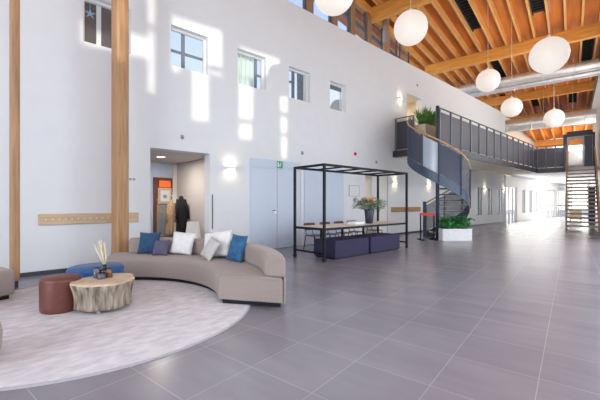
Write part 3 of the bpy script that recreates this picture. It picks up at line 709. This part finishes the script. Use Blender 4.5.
arc_solid([(2.27, .372), (2.53, .372)] + rprof(2.27, 2.53, .3, .64, .075)[2:], -28, 58.5, 60, -9.5, 0).build('backrest', M['sofa'], t, bevel=.03, seg=3)
arc_solid([(2.505, .055), (2.53, .055), (2.53, .3715), (2.505, .3715)], -28, 58.5, 60, -9.5, 0).build('back_panel', M['sofa'], t)
arc_solid([(1.76, 0), (2.47, 0), (2.47, .054), (1.76, .054)], -27, 65, 50, -9, 0).build('plinth', M['black'], t)
# taupe seat pieces at the left edge
t = thing('curved_bench', 'taupe bench end at the left edge beneath the slim column', 'bench', (SO.x, SO.y, ZR))
arc_solid(rprof(1.32, 1.95, .055, .39, .06), 108, 160, 30, 0, 0).build('seat', M['sofa'], t, bevel=.03, seg=3)
arc_solid([(1.38, 0), (1.9, 0), (1.9, .054), (1.38, .054)], 110, 159, 24).build('plinth', M['black'], t)
t = thing('round_pouf', 'taupe pouf cut by the left edge of the picture', 'pouf', (-.245, -3.90, ZR))
MB().lathe([(.22, 0), (.27, .02), (.30, .10), (.305, .22), (.28, .33), (.22, .375), (.001, .385)], 36).build('cover', M['sofa'], t, smooth=True)
MB().lathe([(.20, -.0), (.215, 0), (.215, .004)], 24).build('base', M['black'], t)

# cushions lean on the backrest
def cushion(ang, r, w, h, th, m, label, lean=18, roll=0, yaw=0, z=.375):
    n = 14; q = MB()
    V = {}
    for sgn in (1, -1):
        for i in range(n + 1):
            for j in range(n + 1):
                u = 2 * i / n - 1; v = 2 * j / n - 1
                d_ = max(0, (1 - u ** 2) * (1 - v ** 2)) ** .42
                pin = 1 - .07 * ((1 - u * u) if abs(v) > .0 else 0) * v * v; pin2 = 1 - .07 * (1 - v * v) * u * u
                x = u * w / 2 * pin2; zz = v * h / 2 * pin
                wr = 1 + .07 * math.sin(7 * u + 3 * v + w * 9)
                if (i in (0, n) or j in (0, n)) and sgn < 0: V[(sgn, i, j)] = V[(1, i, j)]
                else: V[(sgn, i, j)] = q.b.verts.new((x, sgn * th / 2 * d_ * wr, zz))
    for sgn in (1, -1):
        for i in range(n):
            for j in range(n): q.face([V[(sgn, i, j)], V[(sgn, i + 1, j)], V[(sgn, i + 1, j + 1)], V[(sgn, i, j + 1)]])
    # local: width x, thickness y (front -y), height z ; face the arc centre
    A = R(ang)
    q.xform(Matrix.Rotation(A - PI / 2 + R(yaw), 4, 'Z') @ Matrix.Rotation(-R(lean), 4, 'X') @ Matrix.Rotation(R(roll), 4, 'Y') @ Matrix.Translation((0, 0, h / 2 * (1.0 + .25 * abs(math.sin(R(roll)))))))
    loc = (SO.x + r * math.cos(A), SO.y + r * math.sin(A), SO.z + z)
    return tag(q.build('cushion', m, None, loc, smooth=True), label, 'cushion')
cushion(48.5, 2.13, .38, .40, .13, M['cush_blue'], 'dark blue cushion beside the thick column')
cushion(40.5, 1.98, .29, .28, .10, M['cush_purple'], 'small plum grey cushion in front of the dark blue one', 22)
cushion(32, 2.12, .47, .41, .14, M['cush_white'], 'white cushion in the middle of the sofa back', 18, 3)
cushion(10.5, 2.13, .55, .46, .15, M['cush_white'], 'largest white cushion, on the right half of the sofa', 20, -8, 14)
cushion(11.5, 1.93, .30, .36, .11, M['cush_grey'], 'light grey cushion leaning on the largest white cushion', 26, 18)
cushion(-3.6, 2.13, .31, .43, .13, M['cush_sky'], 'mid blue cushion nearest the open end of the sofa', 18, 4, 24)

def pouf(name, label, loc, rx, ry, h, m, rz=0):
    t = thing(name, label, 'pouf', loc, rz)
    MB().lathe([(.001, .0), (.94, .0), (.985, .02), (1, .06), (1, h - .05), (.98, h - .018), (.93, h - .002), (.001, h)], 56, (0, 0), rx, ry).build('cover', m, t, smooth=True)
    q = MB()
    for zz in (h - .045, ):
        q.tube([(1.004 * rx * math.cos(2 * PI * k_ / 56), 1.004 * ry * math.sin(2 * PI * k_ / 56), zz) for k_ in range(57)], .004, 5)
    q.build('piping', m, t)
    return t
pouf('oval_pouf', 'cognac leather pouf left of the trunk table', (.605, -2.70, ZR), .21, .215, .40, M['leather'])
pouf('oval_pouf', 'large oval blue velvet pouf behind the trunk table', (1.10, -2.09, ZR), .36, .35, .38, M['velvet'], R(10))

# trunk coffee table
t = thing('trunk_coffee_table', 'coffee table cut from a pale tree trunk on the rug', 'table', (1.02, -3.0, ZR), R(25))
def trunk(f_, k_):
    a_ = 2 * PI * k_ / 72
    w = 1 + .055 * math.sin(3 * a_ + .6) + .035 * math.sin(7 * a_ + 2) + .018 * math.sin(19 * a_) + .012 * math.sin(31 * a_ + 1)
    s_ = .90 + .10 * f_ ** 1.5 - .03 * math.sin(PI * f_)
    return (.345 * w * s_ * math.cos(a_), .315 * w * s_ * math.sin(a_))
q = MB().loft([[(*trunk(f_, k_), .045 + .285 * f_) for k_ in range(72)] for f_ in [i / 8 for i in range(9)]], cap=True); q.build('bark', M['bark'], t, smooth=True)
q = MB().prism([tuple(c * 1.004 for c in trunk(1, k_)) for k_ in range(72)], .331, .355); q.build('sawn_top', M['cut'], t, bevel=.006)
for x, y in ((-.2, -.15), (.18, -.15), (-.17, .15), (.2, .13)): MB().lathe([(.018, 0), (.022, .05)], 10, (x, y)).build('leg', M['chrome'], t)
zt = ZR + .355
t = thing('reed_diffuser', 'dark bottle holding pale pampas stems on the trunk table', 'diffuser', (1.04, -2.87, zt))
MB().lathe([(.001, 0), (.048, 0), (.052, .01), (.052, .085), (.042, .10), (.022, .112), (.02, .15), (.026, .155), (.026, .16), (.001, .16)], 22).build('bottle', M['darkglass'], t, smooth=True)
for k_ in range(13):
    a_ = k_ * 2.4; d_ = .006 + .0062 * k_
    MB().tube([(0.0, 0, .13), (d_ * .6 * math.cos(a_) - .01, d_ * .6 * math.sin(a_), .24), (d_ * math.cos(a_) - .045, d_ * math.sin(a_) + .02, .40 + .02 * (k_ % 4))], .0062, 6, 1.3).build('pampas_stem', M['reed'], t, smooth=True)
for (x, y, r_, h_, m, lab) in ((.985, -2.965, .047, .075, 'greyglass', 'squat grey glass jar in front of the pampas bottle'), (.955, -2.86, .040, .13, 'greyglass', 'taller grey jar between the squat jar and the pampas bottle'), (1.075, -2.93, .040, .115, 'amber', 'amber bottle right of the pampas bottle')):
    t = thing('glass_jar', lab, 'jar', (x, y, zt))
    MB().lathe([(.001, 0), (r_ * .95, 0), (r_, .008), (r_, h_ * .75), (r_ * .7, h_ * .88), (r_ * .7, h_ * .94)], 20).build('body', M[m], t, smooth=True)
    MB().lathe([(r_ * .74, h_ * .94), (r_ * .74, h_), (.001, h_)], 18).build('lid', M['black'], t)

# ------------------------------------------------------------------ canopy table
TX0, TX1, TY0, TY1 = 5.40, 8.80, -2.50, -1.52; TH = 2.17; P_ = .05
t = thing('canopy_table', 'long oak table inside a black steel canopy frame on castors', 'table', ((TX0 + TX1) / 2, (TY0 + TY1) / 2, 0))
cx, cy = (TX0 + TX1) / 2, (TY0 + TY1) / 2; hx, hy = (TX1 - TX0) / 2, (TY1 - TY0) / 2
for x in (-hx, hx):
    for y in (-hy, hy):
        p = MB().box(x - P_ / 2, x + P_ / 2, y - P_ / 2, y + P_ / 2, .09, TH).build('post', M['black'], t)
        MB().lathe([(.04, -.025), (.05, -.018), (.05, .018), (.04, .025)], 16).xform(Matrix.Translation((x, y, .05)) @ Matrix.Rotation(PI / 2, 4, 'X')).build('castor', M['black'], p)
for y in (-hy, hy): MB().box(-hx + P_ / 2, hx - P_ / 2, y - P_ / 2, y + P_ / 2, TH - P_, TH).build('top_rail', M['black'], t)
for x in (-hx, hx): MB().box(x - P_ / 2, x + P_ / 2, -hy + P_ / 2, hy - P_ / 2, TH - P_, TH).build('top_rail', M['black'], t)
for x in (-hx * .6, -hx * .2, hx * .2, hx * .6): MB().box(x - .018, x + .018, -hy + P_ / 2, hy - P_ / 2, TH - .045, TH - .01).build('cross_bar', M['black'], t)
for x in (-hx, hx): MB().box(x - .02, x + .02, -hy + P_ / 2, hy - P_ / 2, .16, .20).build('foot_rail', M['black'], t)
MB().box(-hx + .03, hx - .03, -hy + .026, hy - .026, .715, .745).build('tabletop', M['tabletop'], t)
MB().box(-hx + .03, hx - .03, -hy + .0, -hy + .025, .69, .742).box(-hx + .03, hx - .03, hy - .025, hy - .0, .69, .742).box(-hx - .02, -hx + .03, -hy + .026, hy - .026, .69, .742).box(hx - .03, hx + .02, -hy + .026, hy - .026, .69, .742).build('edge_frame', M['black'], t)
for x in (-1.0, -.2, .7):
    MB().box(x - .02, x + .02, .26, .31, .0, .714).build('leg', M['black'], t)
MB().box(-1.02, .72, .265, .305, .66, .70).build('under_beam', M['black'], t)

for x0, x1, lab in ((5.80, 7.06, 'indigo fabric bench box at the near end of the canopy table'), (7.15, 8.50, 'indigo fabric bench box at the far end of the canopy table')):
    t = thing('bench_box', lab, 'bench', ((x0 + x1) / 2, -2.11, 0), 0, 'indigo bench boxes')
    h = (x1 - x0) / 2
    MB().box(-h, h, -.36, .34, .025, .43).build('cover', M['bench'], t, bevel=.02)
    MB().box(-h + .03, h - .03, -.32, .30, 0, .024).build('plinth', M['black'], t)

chair = None
for x, lab in ((6.30, 'walnut shell chair at the near end behind the canopy table'), (6.90, 'walnut shell chair second from the near table end'), (7.48, 'walnut shell chair third from the near table end'), (8.06, 'walnut shell chair behind the stack of papers'), (8.95, 'walnut shell chair at the far end, right of the dark vase')):
    if chair is None:
        t = chair = thing('dining_chair', lab, 'chair', (x, -1.28, 0), 0, 'walnut chairs behind the canopy table')
        q = MB(); rings = []
        for i in range(7):
            f_ = i / 6; z = .57 + .195 * f_; y = .20 + .05 * f_
            rings.append([(sx * .21 * (1 - .10 * abs(2 * f_ - 1) ** 3), y - .05 * abs(sx) ** 2 + o_, z) for o_, row in ((0, (-1, -.6, -.2, .2, .6, 1)), (.016, (1, .6, .2, -.2, -.6, -1))) for sx in row])
        q.loft(rings); q.build('backrest', M['shell'], t, smooth=False)
        q = MB(); q.prism([(.21 * math.copysign(abs(math.cos(a_)) ** .5, math.cos(a_)), .20 * math.copysign(abs(math.sin(a_)) ** .5, math.sin(a_))) for a_ in [2 * PI * k_ / 28 for k_ in range(28)]], .435, .455); q.build('seat', M['shell'], t, bevel=.006)
        for sx in (-1, 1):
            MB().tube([(sx * .17, -.16, .434), (sx * .20, -.20, 0)], .011, 7).build('leg', M['black'], t)
            MB().tube([(sx * .17, .16, .434), (sx * .20, .22, 0)], .011, 7).build('leg', M['black'], t)
            MB().tube([(sx * .12, .15, .434), (sx * .12, .205, .52), (sx * .12, .215, .66)], .009, 6).build('back_support', M['black'], t)
    else:
        c = copy_tree(chair); c.location = (x, -1.28, 0); c['label'] = lab

# leaves
def leaf(q, base, d, L, w, droop=.3):
    d = Vector(d).normalized(); up = Vector((0, 0, 1)); s_ = d.cross(up)
    s_ = s_.normalized() if s_.length > .05 else Vector((1, 0, 0))
    b0 = Vector(base); n_ = s_.cross(d).normalized()
    m_ = b0 + d * L * .5 + up * .02 * L; e_ = b0 + d * L - up * droop * L
    v = [q.b.verts.new(p) for p in (b0, m_ + s_ * w / 2 + n_ * w * .12, e_, m_ - s_ * w / 2 + n_ * w * .12, m_)]
    q.face([v[0], v[1], v[4]]); q.face([v[1], v[2], v[4]]); q.face([v[2], v[3], v[4]]); q.face([v[3], v[0], v[4]])
def bush(q, x0, x1, y0, y1, z0, z1, n, L, w, rnd, upness=.4, droop=.3):
    for _ in range(n):
        p = (rnd.uniform(x0, x1), rnd.uniform(y0, y1), rnd.uniform(z0, z1)); a_ = rnd.uniform(0, 2 * PI)
        leaf(q, p, (math.cos(a_), math.sin(a_), rnd.uniform(-.2, upness * 2)), L * rnd.uniform(.7, 1.2), w * rnd.uniform(.7, 1.2), droop)
rnd = random.Random(3)
# vase with flowers on the table
t = thing('vase_bouquet', 'dark vase with eucalyptus and peach flowers on the canopy table', 'vase', (7.60, -2.08, .745))
MB().lathe([(.001, 0), (.085, 0), (.095, .02), (.135, .36), (.13, .385), (.118, .385), (.085, .05), (.001, .05)], 26).build('vase', M['vase'], t, smooth=True)
q = MB(); 
for k_ in range(16):
    a_ = k_ * 2.39; d_ = .10 + .30 * (k_ % 5) / 4; q.tube([(0, 0, .1), (d_ * .4 * math.cos(a_), d_ * .4 * math.sin(a_), .42), (d_ * math.cos(a_), d_ * math.sin(a_), .52 + .12 * (k_ % 3))], .004, 5)
q.build('stems', M['sage'], t)
q = MB()
for k_ in range(330):
    a_ = rnd.uniform(0, 2 * PI); d_ = .38 * rnd.random() ** .6; z = .42 + rnd.uniform(-.05, .26) * (1 - d_ * .8)
    leaf(q, (d_ * math.cos(a_), d_ * math.sin(a_), z), (math.cos(a_), math.sin(a_), rnd.uniform(-.2, .8)), .13, .07, .2)
q.build('leaves', M['sage'], t)
for k_ in range(22):
    a_ = k_ * 2.1; d_ = .05 + .24 * ((k_ * 7) % 5) / 4
    q = MB().sphere((d_ * math.cos(a_), d_ * math.sin(a_), .52 + .16 * ((k_ * 3) % 4) / 3), .042, 10, 7, .75); q.build('flower', M['petal'], t, smooth=True)
for k_, lab in enumerate(('lowest sheet pad of white papers beside the dark vase', 'middle sheet pad of white papers beside the dark vase', 'topmost sheet pad of white papers beside the dark vase')):
    tag(MB().box(-.20, .20, -.13, .13, 0, .022).build('paper_pad', M['paper'], None, (7.10 + .01 * k_, -2.02, .745 + .0225 * k_), R(4 * k_ - 3)), lab, 'papers', 'papers on the canopy table')

# barrier in front of the spiral stair
t = thing('barrier_stand', 'small barrier with a red top beside the spiral stair', 'barrier', (11.37, -1.79, 0), R(-42))
bx = .235
for x in (-bx, bx):
    MB().box(x - .02, x + .02, -.02, .02, .03, .86).build('post', M['black'], t)
    MB().box(x - .05, x + .05, -.22, .22, 0, .03).build('foot', M['black'], t)
MB().box(-bx - .03, bx + .03, -.03, .03, .861, .95).build('top_board', M['red'], t, bevel=.006)

# planters
t = thing('planter_box', 'white planter box of leafy greenery at the spiral stair', 'planter', (11.86, -2.55, 0), R(-38))
MB().box(-.52, .52, -.16, .16, 0, .42).build('box', M['planter_w'], t, bevel=.012)
MB().box(-.49, .49, -.13, .13, .415, .425).build('soil', M['soil'], t)
q = MB(); bush(q, -.50, .50, -.14, .14, .43, .74, 300, .22, .13, rnd, .8, .25); q.build('foliage', M['leafd'], t)
for x in (.35, -.2): 
    q = MB()
    for k_ in range(16): leaf(q, (x, 0, .60 + .018 * k_), (math.cos(k_ * 2.4), math.sin(k_ * 2.4), .5), .14, .07, .25)
    q.build('sprig', M['leaf'], t)
t = thing('planter_box', 'sand coloured planter with feathery greenery up on the gallery', 'planter', (13.0, -.95, ZF), 0)
MB().box(-.62, .62, -.25, .25, 0, .98).build('box', M['planter_c'], t, bevel=.012)
MB().box(-.58, .58, -.21, .21, .975, .99).build('soil', M['soil'], t)
q = MB()
for k_ in range(420):
    a_ = rnd.uniform(0, 2 * PI); leaf(q, (rnd.uniform(-.5, .5), rnd.uniform(-.18, .18), .98 + rnd.random() * .12), (.45 * math.cos(a_), .45 * math.sin(a_), rnd.uniform(.3, 1.5)), rnd.uniform(.35, .85), .05, .12)
q.build('foliage', M['leaf'], t)
bpy.context.view_layer.update()
